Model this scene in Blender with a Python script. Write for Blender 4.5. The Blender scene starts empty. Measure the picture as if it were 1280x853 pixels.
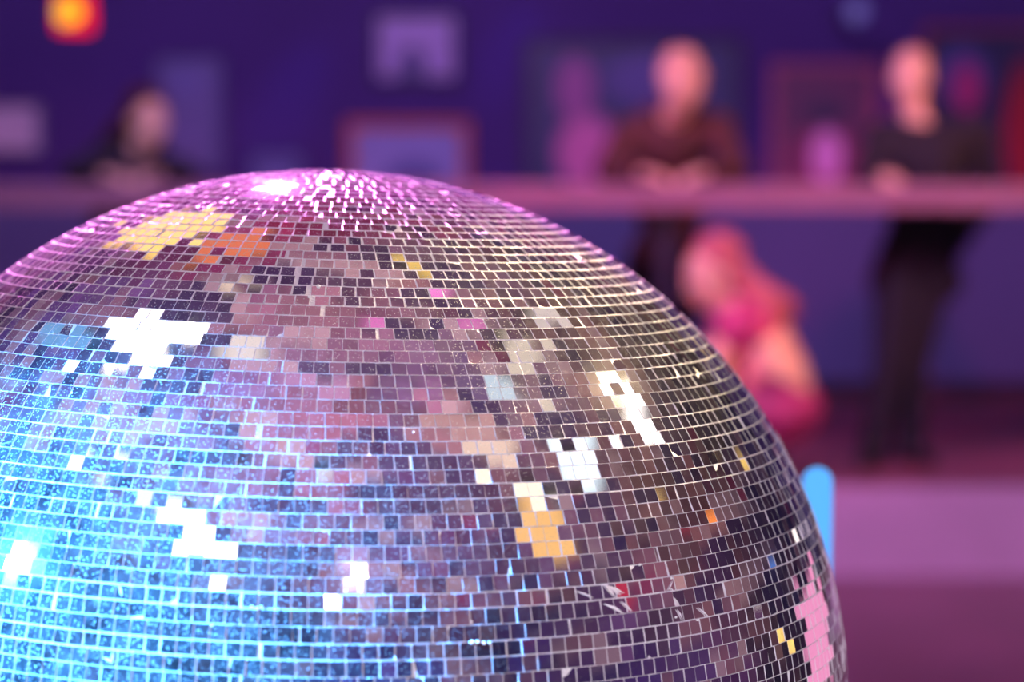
import bpy, bmesh, math, random
import numpy as np
from mathutils import Vector, Matrix
R_ = math.radians
sc = bpy.context.scene
col = sc.collection
rnd = random.Random(7)

# ------------------------------------------------------------------ view
sc.view_settings.view_transform = 'Standard'
sc.view_settings.look = 'None'
sc.view_settings.exposure = 0.0
sc.view_settings.gamma = 1.0
sc.view_settings.use_curve_mapping = False
w = bpy.data.worlds.new('World'); sc.world = w
w.use_nodes = True
w.node_tree.nodes['Background'].inputs[0].default_value = (0, 0, 0, 1)

PITCH = R_(4.6); F = 70 / 36 * 1280
CAM = Vector((0, 0, 1.6))
cd = bpy.data.cameras.new('camera'); cam = bpy.data.objects.new('camera', cd); col.objects.link(cam)
cam.location = CAM; cam.rotation_euler = (R_(90) - PITCH, 0, 0)
cd.lens = 70; cd.sensor_width = 36; cd.clip_start = 0.05
cd.dof.use_dof = True; cd.dof.focus_distance = 1.29; cd.dof.aperture_fstop = 2.8
cd.dof.aperture_blades = 9
sc.camera = cam

def direction(px, py):
    v = Vector(((px - 640) / F, -(py - 426.5) / F, -1.0))
    f = -v.z
    return Vector((v.x, f * math.cos(PITCH) + v.y * math.sin(PITCH), -f * math.sin(PITCH) + v.y * math.cos(PITCH)))
def at(px, py, Y):
    d = direction(px, py); return CAM + d * ((Y - CAM.y) / d.y)

# ------------------------------------------------------------------ helpers
def lin(c):
    o = []
    for v in c[:3]:
        v = v / 255.0
        o.append(v / 12.92 if v <= 0.04045 else ((v + 0.055) / 1.055) ** 2.4)
    return (*o, 1.0)

def mat(name, color, rough=0.6, metal=0.0, emit=None, estr=0.0, bump=0.0, bscale=40.0, vary=0.0, vscale=6.0, spec=0.5):
    m = bpy.data.materials.new(name); m.use_nodes = True
    nt = m.node_tree; b = nt.nodes['Principled BSDF']
    b.inputs['Base Color'].default_value = color
    b.inputs['Roughness'].default_value = rough
    b.inputs['Metallic'].default_value = metal
    b.inputs['Specular IOR Level'].default_value = spec
    if emit:
        b.inputs['Emission Color'].default_value = emit; b.inputs['Emission Strength'].default_value = estr
    tc = nt.nodes.new('ShaderNodeTexCoord')
    if vary > 0:
        n = nt.nodes.new('ShaderNodeTexNoise'); n.inputs['Scale'].default_value = vscale; n.inputs['Detail'].default_value = 4
        nt.links.new(tc.outputs['Object'], n.inputs['Vector'])
        r = nt.nodes.new('ShaderNodeValToRGB')
        lo = tuple(c * (1 - vary) for c in color[:3]) + (1,); hi = tuple(min(1, c * (1 + vary)) for c in color[:3]) + (1,)
        r.color_ramp.elements[0].position = 0.3; r.color_ramp.elements[0].color = lo
        r.color_ramp.elements[1].position = 0.7; r.color_ramp.elements[1].color = hi
        nt.links.new(n.outputs['Fac'], r.inputs['Fac']); nt.links.new(r.outputs['Color'], b.inputs['Base Color'])
    if bump > 0:
        n2 = nt.nodes.new('ShaderNodeTexNoise'); n2.inputs['Scale'].default_value = bscale
        nt.links.new(tc.outputs['Object'], n2.inputs['Vector'])
        bp = nt.nodes.new('ShaderNodeBump'); bp.inputs['Strength'].default_value = bump; bp.inputs['Distance'].default_value = 0.01
        nt.links.new(n2.outputs['Fac'], bp.inputs['Height']); nt.links.new(bp.outputs['Normal'], b.inputs['Normal'])
    return m

def emat(name, color, s):
    m = bpy.data.materials.new(name); m.use_nodes = True
    nt = m.node_tree; nt.nodes.clear()
    e = nt.nodes.new('ShaderNodeEmission'); e.inputs[0].default_value = color; e.inputs[1].default_value = s
    o = nt.nodes.new('ShaderNodeOutputMaterial'); nt.links.new(e.outputs[0], o.inputs[0])
    return m

def obj(name, me, m=None, parent=None):
    if isinstance(me, bmesh.types.BMesh):
        bm = me; me = bpy.data.meshes.new(name); bm.to_mesh(me); bm.free()
    o = bpy.data.objects.new(name, me); col.objects.link(o)
    if m:
        me.materials.clear()
        for x in (m if isinstance(m, (list, tuple)) else [m]): me.materials.append(x)
    if parent is not None: o.parent = parent
    return o

def tag(o, label, cat, group=None, kind=None):
    o['label'] = label; o['category'] = cat
    if group: o['group'] = group
    if kind: o['kind'] = kind
    return o
def struct(name, bm, m, parent=None):
    o = obj(name, bm, m, parent)
    if parent is None: o['kind'] = 'structure'
    return o
def empty(name, loc, label, cat, group=None, rz=0):
    o = bpy.data.objects.new(name, None); col.objects.link(o); o.location = loc; o.rotation_euler = (0, 0, rz)
    o.empty_display_size = 0.1
    return tag(o, label, cat, group)
def smooth(o):
    for p in o.data.polygons: p.use_smooth = True
    return o

def add_box(bm, c, s, rot=None, bevel=0.0):
    r = bmesh.ops.create_cube(bm, size=1.0)
    vs = r['verts']
    bmesh.ops.scale(bm, vec=s, verts=vs)
    if bevel > 0:
        es = list({e for v in vs for e in v.link_edges})
        rr = bmesh.ops.bevel(bm, geom=es, offset=bevel, segments=2, affect='EDGES', profile=0.6)
        vs = list({v for f in rr['faces'] for v in f.verts} | {v for v in vs if v.is_valid})
    if rot is not None: bmesh.ops.rotate(bm, verts=vs, cent=(0, 0, 0), matrix=rot)
    bmesh.ops.translate(bm, vec=c, verts=vs)
    return vs
def add_cone(bm, p0, r0, p1, r1, seg=24, caps=True):
    p0 = Vector(p0); p1 = Vector(p1); d = p1 - p0
    r = bmesh.ops.create_cone(bm, cap_ends=caps, segments=seg, radius1=r0, radius2=r1, depth=d.length)
    q = Vector((0, 0, 1)).rotation_difference(d.normalized()).to_matrix()
    bmesh.ops.rotate(bm, verts=r['verts'], cent=(0, 0, 0), matrix=q)
    bmesh.ops.translate(bm, vec=(p0 + p1) / 2, verts=r['verts'])
    return r['verts']
def add_ell(bm, c, rad, rot=None, seg=20):
    r = bmesh.ops.create_uvsphere(bm, u_segments=seg, v_segments=seg // 2 + 2, radius=1.0)
    bmesh.ops.scale(bm, vec=rad if hasattr(rad, '__len__') else (rad,) * 3, verts=r['verts'])
    if rot is not None: bmesh.ops.rotate(bm, verts=r['verts'], cent=(0, 0, 0), matrix=rot)
    bmesh.ops.translate(bm, vec=c, verts=r['verts'])
    return r['verts']
def add_cap(bm, p0, r0, p1, r1, seg=14):
    add_cone(bm, p0, r0, p1, r1, seg); add_ell(bm, p0, r0, seg=seg); add_ell(bm, p1, r1, seg=seg)
def add_lathe(bm, prof, c=(0, 0, 0), seg=48):
    rings = []
    for r, z in prof:
        rings.append([bm.verts.new((c[0] + r * math.cos(2 * math.pi * i / seg), c[1] + r * math.sin(2 * math.pi * i / seg), c[2] + z)) for i in range(seg)])
    for a, b in zip(rings, rings[1:]):
        for i in range(seg):
            bm.faces.new((a[i], a[(i + 1) % seg], b[(i + 1) % seg], b[i]))
    for k, rg in ((0, rings[0]), (1, rings[-1])):
        if prof[-k][0] > 1e-4: bm.faces.new(rg if k else rg[::-1])
def quadmesh(bm, pts):
    bm.faces.new([bm.verts.new(p) for p in pts])
def B(): return bmesh.new()

# ------------------------------------------------------------------ mirror ball
BC = Vector((-0.14543, 1.51843, 1.20857)); BR = 0.40
ball = empty('mirror_ball', BC, 'large silver mirror ball covered in small square mirror tiles', 'mirror ball')
ball.rotation_euler = (0, R_(1.85), 0)
BM = Matrix.Rotation(R_(1.85), 3, 'Y')
DROW = R_(1.3875); LAT0 = R_(73.572)

# tile: mirror with a film of dust and fine white specks
def tile_material():
    m = bpy.data.materials.new('dusty_mirror'); m.use_nodes = True
    nt = m.node_tree; N = nt.nodes; L = nt.links; N.clear()
    out = N.new('ShaderNodeOutputMaterial')
    gl = N.new('ShaderNodeBsdfGlossy'); gl.inputs['Color'].default_value = (0.90, 0.86, 0.90, 1); gl.inputs['Roughness'].default_value = 0.035
    df = N.new('ShaderNodeBsdfDiffuse'); df.inputs['Color'].default_value = (0.85, 0.85, 0.88, 1)
    tc = N.new('ShaderNodeTexCoord')
    mp = N.new('ShaderNodeMapping'); mp.inputs['Rotation'].default_value = (0.5, 0.6, 0.3); mp.inputs['Scale'].default_value = (1, 1, 1.0)
    L.new(tc.outputs['Object'], mp.inputs['Vector'])
    vo = N.new('ShaderNodeTexVoronoi'); vo.inputs['Scale'].default_value = 820; vo.inputs['Randomness'].default_value = 1.0
    L.new(mp.outputs[0], vo.inputs['Vector'])
    # specks: small radius around cell points, random size per cell
    sep = N.new('ShaderNodeSeparateColor'); L.new(vo.outputs['Color'], sep.inputs[0])
    th = N.new('ShaderNodeMapRange'); th.inputs['From Min'].default_value = 0.1; th.inputs['From Max'].default_value = 1.0
    th.inputs['To Min'].default_value = 0.02; th.inputs['To Max'].default_value = 0.46
    L.new(sep.outputs[0], th.inputs['Value'])
    sub = N.new('ShaderNodeMath'); sub.operation = 'SUBTRACT'; L.new(th.outputs[0], sub.inputs[0]); L.new(vo.outputs['Distance'], sub.inputs[1])
    sp = N.new('ShaderNodeMapRange'); sp.inputs['From Min'].default_value = 0.0; sp.inputs['From Max'].default_value = 0.12
    sp.inputs['To Max'].default_value = 0.42
    L.new(sub.outputs[0], sp.inputs['Value'])
    # patchy film
    no = N.new('ShaderNodeTexNoise'); no.inputs['Scale'].default_value = 60; no.inputs['Detail'].default_value = 5
    L.new(tc.outputs['Object'], no.inputs['Vector'])
    fm = N.new('ShaderNodeMapRange'); fm.inputs['From Min'].default_value = 0.35; fm.inputs['From Max'].default_value = 0.75
    fm.inputs['To Min'].default_value = 0.010; fm.inputs['To Max'].default_value = 0.060
    L.new(no.outputs['Fac'], fm.inputs['Value'])
    ad = N.new('ShaderNodeMath'); ad.operation = 'MAXIMUM'; L.new(sp.outputs[0], ad.inputs[0]); L.new(fm.outputs[0], ad.inputs[1])
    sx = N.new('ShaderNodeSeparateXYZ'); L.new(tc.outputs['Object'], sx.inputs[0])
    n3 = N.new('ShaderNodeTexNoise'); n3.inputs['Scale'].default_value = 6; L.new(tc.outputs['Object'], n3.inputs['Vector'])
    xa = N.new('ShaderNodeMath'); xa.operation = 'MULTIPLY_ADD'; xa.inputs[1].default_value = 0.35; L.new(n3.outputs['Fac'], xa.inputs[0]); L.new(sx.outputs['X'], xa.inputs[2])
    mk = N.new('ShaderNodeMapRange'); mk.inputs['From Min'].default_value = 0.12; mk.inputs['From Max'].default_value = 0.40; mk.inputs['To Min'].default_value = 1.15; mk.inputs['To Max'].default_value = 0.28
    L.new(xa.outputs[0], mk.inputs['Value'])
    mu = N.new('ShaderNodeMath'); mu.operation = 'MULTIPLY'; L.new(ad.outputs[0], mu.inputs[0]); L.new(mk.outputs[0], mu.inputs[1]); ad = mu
    mx = N.new('ShaderNodeMixShader'); L.new(ad.outputs[0], mx.inputs[0]); L.new(gl.outputs[0], mx.inputs[1]); L.new(df.outputs[0], mx.inputs[2])
    L.new(mx.outputs[0], out.inputs[0])
    return m
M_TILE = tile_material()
M_EDGE = mat('frosted_tile_edge', (0.86, 0.84, 0.87, 1), rough=0.3, spec=0.8)
M_GROUT = mat('white_foam_core', (0.76, 0.74, 0.78, 1), rough=0.5, bump=0.4, bscale=500)

def n1(k): return rnd.gauss(0, k)
TH = 0.0003
verts = []; faces = []; fmat = []; tiles = []
def east_north(lat, az):
    n = Vector((math.cos(lat) * math.cos(az), math.cos(lat) * math.sin(az), math.sin(lat)))
    e = Vector((-math.sin(az), math.cos(az), 0)); return n, e, n.cross(e)
def low(n, s):   # smooth shape irregularity of the shell
    return (math.sin(n.x * 5.1 + s) * math.cos(n.z * 4.3 + 1.7 * s) + math.sin(n.y * 6.7 + 2.3 * s + n.z * 3.0)) * 0.5
def make_tile(lat, az, hw, hh):
    n, e, u = east_north(lat, az)
    out_ = rnd.random() < 0.10
    s = R_(2.4) if out_ else R_(0.42)
    tx = n1(s) + row_t[0] + R_(0.35) * low(n, 1.0); ty = n1(s) + row_t[1] + R_(0.35) * low(n, 4.0)
    nn = (n + e * tx + u * ty).normalized()
    e2 = (e - nn * e.dot(nn)).normalized(); u2 = nn.cross(e2)
    tw = n1(R_(0.5)); e3 = e2 * math.cos(tw) + u2 * math.sin(tw); u3 = nn.cross(e3)
    h = 0.0 + n1(0.00012)
    c = n * (BR + h)
    top = [c + e3 * (sx * hw) + u3 * (sy * hh) for sx, sy in ((-1, -1), (1, -1), (1, 1), (-1, 1))]
    bot = [p - n * (TH + 0.0008) for p in top]
    return top, bot, n
RB = []
for k in range(-11, 117):
    lt = LAT0 - k * DROW; lb = lt - DROW
    lat = (lt + lb) / 2
    if lat < R_(-87): break
    gap_v = 0.00046 + abs(n1(0.00012)) + (0.0004 if rnd.random() < 0.08 else 0)
    if k == 40 or k == 37: gap_v = 0.0013
    wide = min(1.0, max(0.0, (math.degrees(lat) - 45) / 18)); gap_v += 0.0010 * wide
    hh = (BR * DROW - gap_v) / 2
    wt = BR * DROW * 1.0
    circ = 2 * math.pi * BR * math.cos(lat)
    az = R_(-90) + R_(rnd.uniform(-5, 4)) if rnd.random() < 0.75 else R_(rnd.uniform(-140, -50))
    row_t = (n1(R_(0.2)), n1(R_(0.35)))
    done = 0.0
    gh = 0.00050 + abs(n1(0.0002)) + (0.0005 if lat > R_(52) else 0.0)
    while circ - done > 0.25 * wt:
        rem = circ - done
        wd = wt - gh
        if rem < wt: wd = rem - 2.2 * gh
        if wd < 0.0015: break
        extra = 0.0
        r = rnd.random()
        if r < 0.012: extra = rnd.uniform(0.0006, 0.0016)
        a = az + (done + wd / 2 + gh / 2) / (BR * math.cos(lat))
        tiles.append(make_tile(lat, a, wd / 2 + n1(0.00008), hh + n1(0.00004)) + (k,))
        done += wd + gh + extra + n1(0.00006)

# choose the hundred tiles that show largest in the frame
def project(p):
    q = BM @ p + BC - CAM
    y = q.y * math.cos(PITCH) - q.z * math.sin(PITCH); z = q.y * math.sin(PITCH) + q.z * math.cos(PITCH)
    return 640 + F * q.x / y, 426.5 - F * z / y
cand = []
for i, (top, bot, n, k) in enumerate(tiles):
    wn = BM @ n; wp = wn * BR + BC
    if wn.dot(CAM - wp) <= 0: continue
    P = [project(p) for p in top]
    if not all(3 < x < 1277 and 3 < y < 850 for x, y in P): continue
    ar = abs(sum(P[j][0] * P[(j + 1) % 4][1] - P[(j + 1) % 4][0] * P[j][1] for j in range(4))) / 2
    cand.append((ar, i))
cand.sort(reverse=True)
big = {i for a, i in cand[:100]}
def tile_mesh(idx):
    me = bpy.data.meshes.new('mirror_tile'); vs = []; fs = []; mi = []
    for i in idx:
        top, bot, n, k = tiles[i]; b = len(vs)
        vs += [tuple(p) for p in top] + [tuple(p) for p in bot]
        fs.append((b, b + 1, b + 2, b + 3)); mi.append(0)
        for j in range(4):
            fs.append((b + j, b + 4 + j, b + 4 + (j + 1) % 4, b + (j + 1) % 4)); mi.append(1)
    me.from_pydata(vs, [], fs); me.materials.append(M_TILE); me.materials.append(M_EDGE)
    me.polygons.foreach_set('material_index', mi); me.update()
    return me
bm = B(); add_ell(bm, (0, 0, 0), BR - TH, seg=160); core = smooth(obj('foam_core', bm, M_GROUT, ball))
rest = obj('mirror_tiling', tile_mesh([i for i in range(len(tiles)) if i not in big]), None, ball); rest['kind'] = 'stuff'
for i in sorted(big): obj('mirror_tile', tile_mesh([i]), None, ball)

# scratches and glue crumbs on the tiles, placed on the shell
def on_ball(px, py, lift=0.0006):
    v = direction(px, py).normalized(); c = BC - CAM
    b = v.dot(c); t = b - math.sqrt(max(0, b * b - (c.length_squared - (BR + lift) ** 2)))
    return BM.transposed() @ (CAM + v * t - BC)
M_SCR = mat('scratched_glass', (0.80, 0.77, 0.84, 1), rough=0.5); M_GLUE = mat('dried_glue', (0.86, 0.86, 0.88, 1), rough=0.4)
for (x0, y0, x1, y1, wd) in ((752, 730, 776, 744, 2.6), (757, 734, 770, 748, 1.8), (760, 733, 780, 742, 1.4), (720, 739, 742, 748, 1.1),
                             (755, 755, 781, 768, 2.2), (776, 752, 790, 765, 1.6), (841, 726, 834, 740, 1.0),
                             (836, 735, 843, 740, 0.8), (846, 762, 853, 775, 1.3), (872, 760, 886, 772, 1.3), (148, 730, 152, 746, 1.2), (128, 822, 141, 830, 1.5), (141, 815, 138, 830, 1.2)):
    a = on_ball(x0, y0); b = on_ball(x1, y1); n = a.normalized(); d = (b - a).normalized(); s_ = n.cross(d) * wd * 0.0004
    m_ = (a + b) / 2 + s_ * 0.8; bm = B()
    vs = [bm.verts.new(p) for p in (a, m_ + s_, b, m_ - s_)]; bm.faces.new(vs[::-1])
    vt = [bm.verts.new(p + n * 0.0004) for p in (a, m_ + s_, b, m_ - s_)]; bm.faces.new(vt)
    for j in range(4): bm.faces.new((vs[j], vs[(j + 1) % 4], vt[(j + 1) % 4], vt[j]))
    obj('scratch', bm, M_SCR, ball)['label'] = 'pale chipped scratch across the mirror tiles'
for (x, y, s_) in ((315, 759, 2.2), (321, 761, 2.4), (327, 759, 1.8), (494, 823, 1.8), (590, 803, 3.0), (597, 802.5, 2.6), (605, 804, 2.6), (612, 804, 2.0), (517, 540, 1.6), (398, 358, 3), (387, 371, 2.4), (433, 739, 1.5), (800, 706, 1.8), (839, 723, 2.0), (872, 775, 2.2), (128, 423, 1.6), (67, 417, 1.8), (270, 735, 1.5), (845, 772, 1.6)):
    bm = B(); add_ell(bm, on_ball(x, y, 0.0002), (s_ * 0.0005, s_ * 0.0005, s_ * 0.0004), seg=8)
    smooth(obj('glue_crumb', bm, M_GLUE, ball))['label'] = 'white crumb of dried glue'

# plinth that carries the ball (below the frame)
t = empty('ball_plinth', (BC.x, BC.y, 0), 'black round plinth carrying the mirror ball', 'plinth')
mblk = mat('black_plinth_paint', lin((28, 26, 32)), rough=0.5, bump=0.1)
bm = B(); add_lathe(bm, [(0.26, 0), (0.26, 0.03), (0.10, 0.05)]); smooth(obj('base', bm, mblk, t))
bm = B(); add_lathe(bm, [(0.06, 0.045), (0.06, 0.74)]); obj('column', bm, mblk, t)
bm = B(); add_lathe(bm, [(0.06, 0.735), (0.16, 0.80), (0.19, 0.845), (0.175, 0.845), (0.10, 0.80), (0.05, 0.78)]); smooth(obj('cup', bm, mblk, t))

# ------------------------------------------------------------------ room shell
XW = 7.0; YB = -7.0; YF = 11.2; ZC = 4.5; PL = 0.37; YE = 7.97
m_floor = mat('dance_floor', lin((120, 62, 92)), rough=0.35, bump=0.15, bscale=8, vary=0.25, vscale=1.5)
m_plat = mat('stage_boards', lin((138, 72, 96)), rough=0.45, vary=0.2, vscale=2)
m_riser = mat('stage_riser', lin((205, 150, 200)), rough=0.6, vary=0.1, vscale=2)
bm = B(); add_box(bm, (0, (YB + YF) / 2, -0.05), (2 * XW, YF - YB, 0.1)); struct('floor', bm, m_floor)
m_up = mat('indigo_wall', lin((74, 40, 128)), rough=0.8, bump=0.1, vary=0.12, vscale=0.7)
m_lo = mat('indigo_lower_wall', lin((92, 84, 150)), rough=0.7, vary=0.08, vscale=1)  # lower wall panel, lighter and bluer than the wall above
bm = B(); add_box(bm, (0, YF + 0.1, ZC / 2), (2 * XW, 0.2, ZC)); struct('wall_front', bm, m_up)
bm = B(); add_box(bm, (0, YF - 0.02, PL + 0.60), (2 * XW, 0.04, 1.2), bevel=0.005); struct('trim_1', bm, m_lo)
bm = B(); add_box(bm, (0, YF - 0.035, PL + 0.05), (2 * XW, 0.07, 0.12), bevel=0.01); struct('baseboard_front', bm, mat('plum_baseboard', lin((58, 26, 62)), rough=0.6))
bm = B(); add_box(bm, (0, (YE + YF) / 2, PL / 2), (2 * XW, YF - YE, PL)); 
o = struct('floor_platform', bm, [m_plat, m_riser])
for p in o.data.polygons:
    if p.normal.y < -0.5: p.material_index = 1

# --- the ceiling: unseen panels painted with the tones the ball reflects (pattern kept in one mesh)
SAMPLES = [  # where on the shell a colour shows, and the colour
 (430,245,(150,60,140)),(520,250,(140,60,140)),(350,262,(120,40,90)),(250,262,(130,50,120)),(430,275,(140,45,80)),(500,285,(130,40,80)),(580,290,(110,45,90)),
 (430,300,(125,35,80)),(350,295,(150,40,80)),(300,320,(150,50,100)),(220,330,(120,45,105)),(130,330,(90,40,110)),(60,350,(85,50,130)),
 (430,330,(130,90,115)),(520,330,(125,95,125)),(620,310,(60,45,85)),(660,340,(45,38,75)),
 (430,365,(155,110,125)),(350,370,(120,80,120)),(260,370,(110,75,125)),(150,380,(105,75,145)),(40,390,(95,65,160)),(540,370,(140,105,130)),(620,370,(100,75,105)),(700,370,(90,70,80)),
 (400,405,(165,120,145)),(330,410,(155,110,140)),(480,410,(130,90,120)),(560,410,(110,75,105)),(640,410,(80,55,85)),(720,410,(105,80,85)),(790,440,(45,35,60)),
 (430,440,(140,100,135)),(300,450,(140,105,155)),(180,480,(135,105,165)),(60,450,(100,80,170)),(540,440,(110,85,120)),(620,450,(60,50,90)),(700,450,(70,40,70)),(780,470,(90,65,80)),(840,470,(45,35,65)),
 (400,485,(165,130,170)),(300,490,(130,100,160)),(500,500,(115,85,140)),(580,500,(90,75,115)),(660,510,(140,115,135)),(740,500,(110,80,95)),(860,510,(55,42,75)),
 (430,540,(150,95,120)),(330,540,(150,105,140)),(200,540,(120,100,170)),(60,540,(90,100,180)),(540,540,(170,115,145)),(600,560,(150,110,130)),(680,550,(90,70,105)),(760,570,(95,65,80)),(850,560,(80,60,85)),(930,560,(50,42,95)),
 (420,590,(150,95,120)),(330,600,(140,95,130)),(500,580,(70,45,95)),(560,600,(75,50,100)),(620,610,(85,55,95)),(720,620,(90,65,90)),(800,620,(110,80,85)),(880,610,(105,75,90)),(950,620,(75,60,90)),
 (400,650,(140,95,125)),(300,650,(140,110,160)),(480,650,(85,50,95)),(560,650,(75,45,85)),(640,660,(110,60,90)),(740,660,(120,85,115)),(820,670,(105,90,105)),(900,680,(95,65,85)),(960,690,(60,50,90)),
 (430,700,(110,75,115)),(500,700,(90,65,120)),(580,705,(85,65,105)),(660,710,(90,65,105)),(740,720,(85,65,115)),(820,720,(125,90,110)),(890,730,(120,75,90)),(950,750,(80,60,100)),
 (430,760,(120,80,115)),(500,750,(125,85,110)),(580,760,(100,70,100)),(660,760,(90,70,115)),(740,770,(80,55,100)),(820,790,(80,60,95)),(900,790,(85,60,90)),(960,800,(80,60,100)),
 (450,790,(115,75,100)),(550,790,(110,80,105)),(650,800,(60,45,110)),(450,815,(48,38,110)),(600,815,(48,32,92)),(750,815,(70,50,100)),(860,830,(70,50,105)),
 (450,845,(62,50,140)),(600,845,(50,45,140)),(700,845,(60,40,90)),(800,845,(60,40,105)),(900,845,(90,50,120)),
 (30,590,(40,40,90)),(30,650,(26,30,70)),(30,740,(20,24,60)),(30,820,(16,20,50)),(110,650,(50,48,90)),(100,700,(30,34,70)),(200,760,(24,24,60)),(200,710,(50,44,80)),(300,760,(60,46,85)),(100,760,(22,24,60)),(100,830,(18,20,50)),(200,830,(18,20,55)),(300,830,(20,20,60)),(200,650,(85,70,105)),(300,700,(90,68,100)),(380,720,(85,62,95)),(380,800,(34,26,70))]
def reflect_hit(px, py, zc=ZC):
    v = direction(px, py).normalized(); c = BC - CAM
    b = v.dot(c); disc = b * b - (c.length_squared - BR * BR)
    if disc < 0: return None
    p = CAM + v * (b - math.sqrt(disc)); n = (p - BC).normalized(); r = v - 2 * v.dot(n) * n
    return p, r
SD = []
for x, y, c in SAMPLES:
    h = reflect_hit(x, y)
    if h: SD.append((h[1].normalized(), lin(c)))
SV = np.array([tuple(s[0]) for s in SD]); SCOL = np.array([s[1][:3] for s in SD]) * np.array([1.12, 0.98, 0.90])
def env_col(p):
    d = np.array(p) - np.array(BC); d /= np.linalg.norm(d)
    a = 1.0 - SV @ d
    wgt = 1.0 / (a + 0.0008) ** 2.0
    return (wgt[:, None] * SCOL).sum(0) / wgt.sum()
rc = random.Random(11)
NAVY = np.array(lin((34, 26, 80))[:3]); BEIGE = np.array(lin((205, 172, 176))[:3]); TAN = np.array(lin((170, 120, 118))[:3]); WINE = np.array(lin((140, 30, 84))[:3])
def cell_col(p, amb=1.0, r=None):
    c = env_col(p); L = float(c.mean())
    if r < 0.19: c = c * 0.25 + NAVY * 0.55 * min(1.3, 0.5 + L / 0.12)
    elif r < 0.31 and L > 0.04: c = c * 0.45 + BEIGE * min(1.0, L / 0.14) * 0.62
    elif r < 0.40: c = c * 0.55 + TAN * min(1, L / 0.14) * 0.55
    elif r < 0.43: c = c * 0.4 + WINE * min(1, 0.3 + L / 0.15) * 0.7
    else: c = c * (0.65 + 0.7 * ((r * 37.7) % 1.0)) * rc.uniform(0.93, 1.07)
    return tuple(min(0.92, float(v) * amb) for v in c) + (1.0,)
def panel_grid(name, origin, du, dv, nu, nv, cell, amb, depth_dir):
    """bevelled panels side by side, each painted in a made-up reflected tone"""
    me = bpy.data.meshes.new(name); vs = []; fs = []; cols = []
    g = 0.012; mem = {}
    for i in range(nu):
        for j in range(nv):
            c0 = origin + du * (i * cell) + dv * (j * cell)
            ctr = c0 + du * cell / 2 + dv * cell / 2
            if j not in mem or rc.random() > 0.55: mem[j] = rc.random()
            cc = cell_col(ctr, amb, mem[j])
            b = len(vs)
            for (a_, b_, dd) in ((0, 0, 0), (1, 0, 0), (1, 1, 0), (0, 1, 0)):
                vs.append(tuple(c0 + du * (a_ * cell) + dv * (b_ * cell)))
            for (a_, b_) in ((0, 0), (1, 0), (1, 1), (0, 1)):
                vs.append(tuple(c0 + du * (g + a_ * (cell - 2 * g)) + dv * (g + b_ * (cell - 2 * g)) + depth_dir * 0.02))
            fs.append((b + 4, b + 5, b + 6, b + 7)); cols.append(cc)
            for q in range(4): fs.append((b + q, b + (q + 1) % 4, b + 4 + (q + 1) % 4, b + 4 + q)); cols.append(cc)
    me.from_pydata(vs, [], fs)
    at_ = me.color_attributes.new('reflected_tone', 'FLOAT_COLOR', 'CORNER')
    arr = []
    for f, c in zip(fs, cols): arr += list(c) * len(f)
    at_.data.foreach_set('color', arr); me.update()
    return me
m_tone_panel = bpy.data.materials.new('reflection_toned_panel'); m_tone_panel.use_nodes = True
nt = m_tone_panel.node_tree; b_ = nt.nodes['Principled BSDF']; b_.inputs['Roughness'].default_value = 0.9; b_.inputs['Specular IOR Level'].default_value = 0.1
va = nt.nodes.new('ShaderNodeVertexColor'); va.layer_name = 'reflected_tone'
nt.links.new(va.outputs[0], b_.inputs['Base Color'])
AMB = 1.0
CS = 0.24; CW = 0.45
struct('ceiling', panel_grid('ceiling', Vector((-XW, YB, ZC)), Vector((1, 0, 0)), Vector((0, 1, 0)), int(2 * XW / CS) + 1, int((YF - YB) / CS) + 1, CS, 1.0, Vector((0, 0, -1))), m_tone_panel)
struct('wall_right', panel_grid('wall_right', Vector((XW, YB, 0)), Vector((0, 1, 0)), Vector((0, 0, 1)), int((YF - YB) / CW) + 1, int(ZC / CW), CW, 1.7, Vector((-1, 0, 0))), m_tone_panel)
struct('wall_left', panel_grid('wall_left', Vector((-XW, YB, 0)), Vector((0, 1, 0)), Vector((0, 0, 1)), int((YF - YB) / CW) + 1, int(ZC / CW), CW, 1.7, Vector((1, 0, 0))), m_tone_panel)
struct('wall_back', panel_grid('wall_back', Vector((-XW, YB, 0)), Vector((1, 0, 0)), Vector((0, 0, 1)), int(2 * XW / CW) + 1, int(ZC / CW), CW, 1.7, Vector((0, 1, 0))), m_tone_panel)

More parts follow.
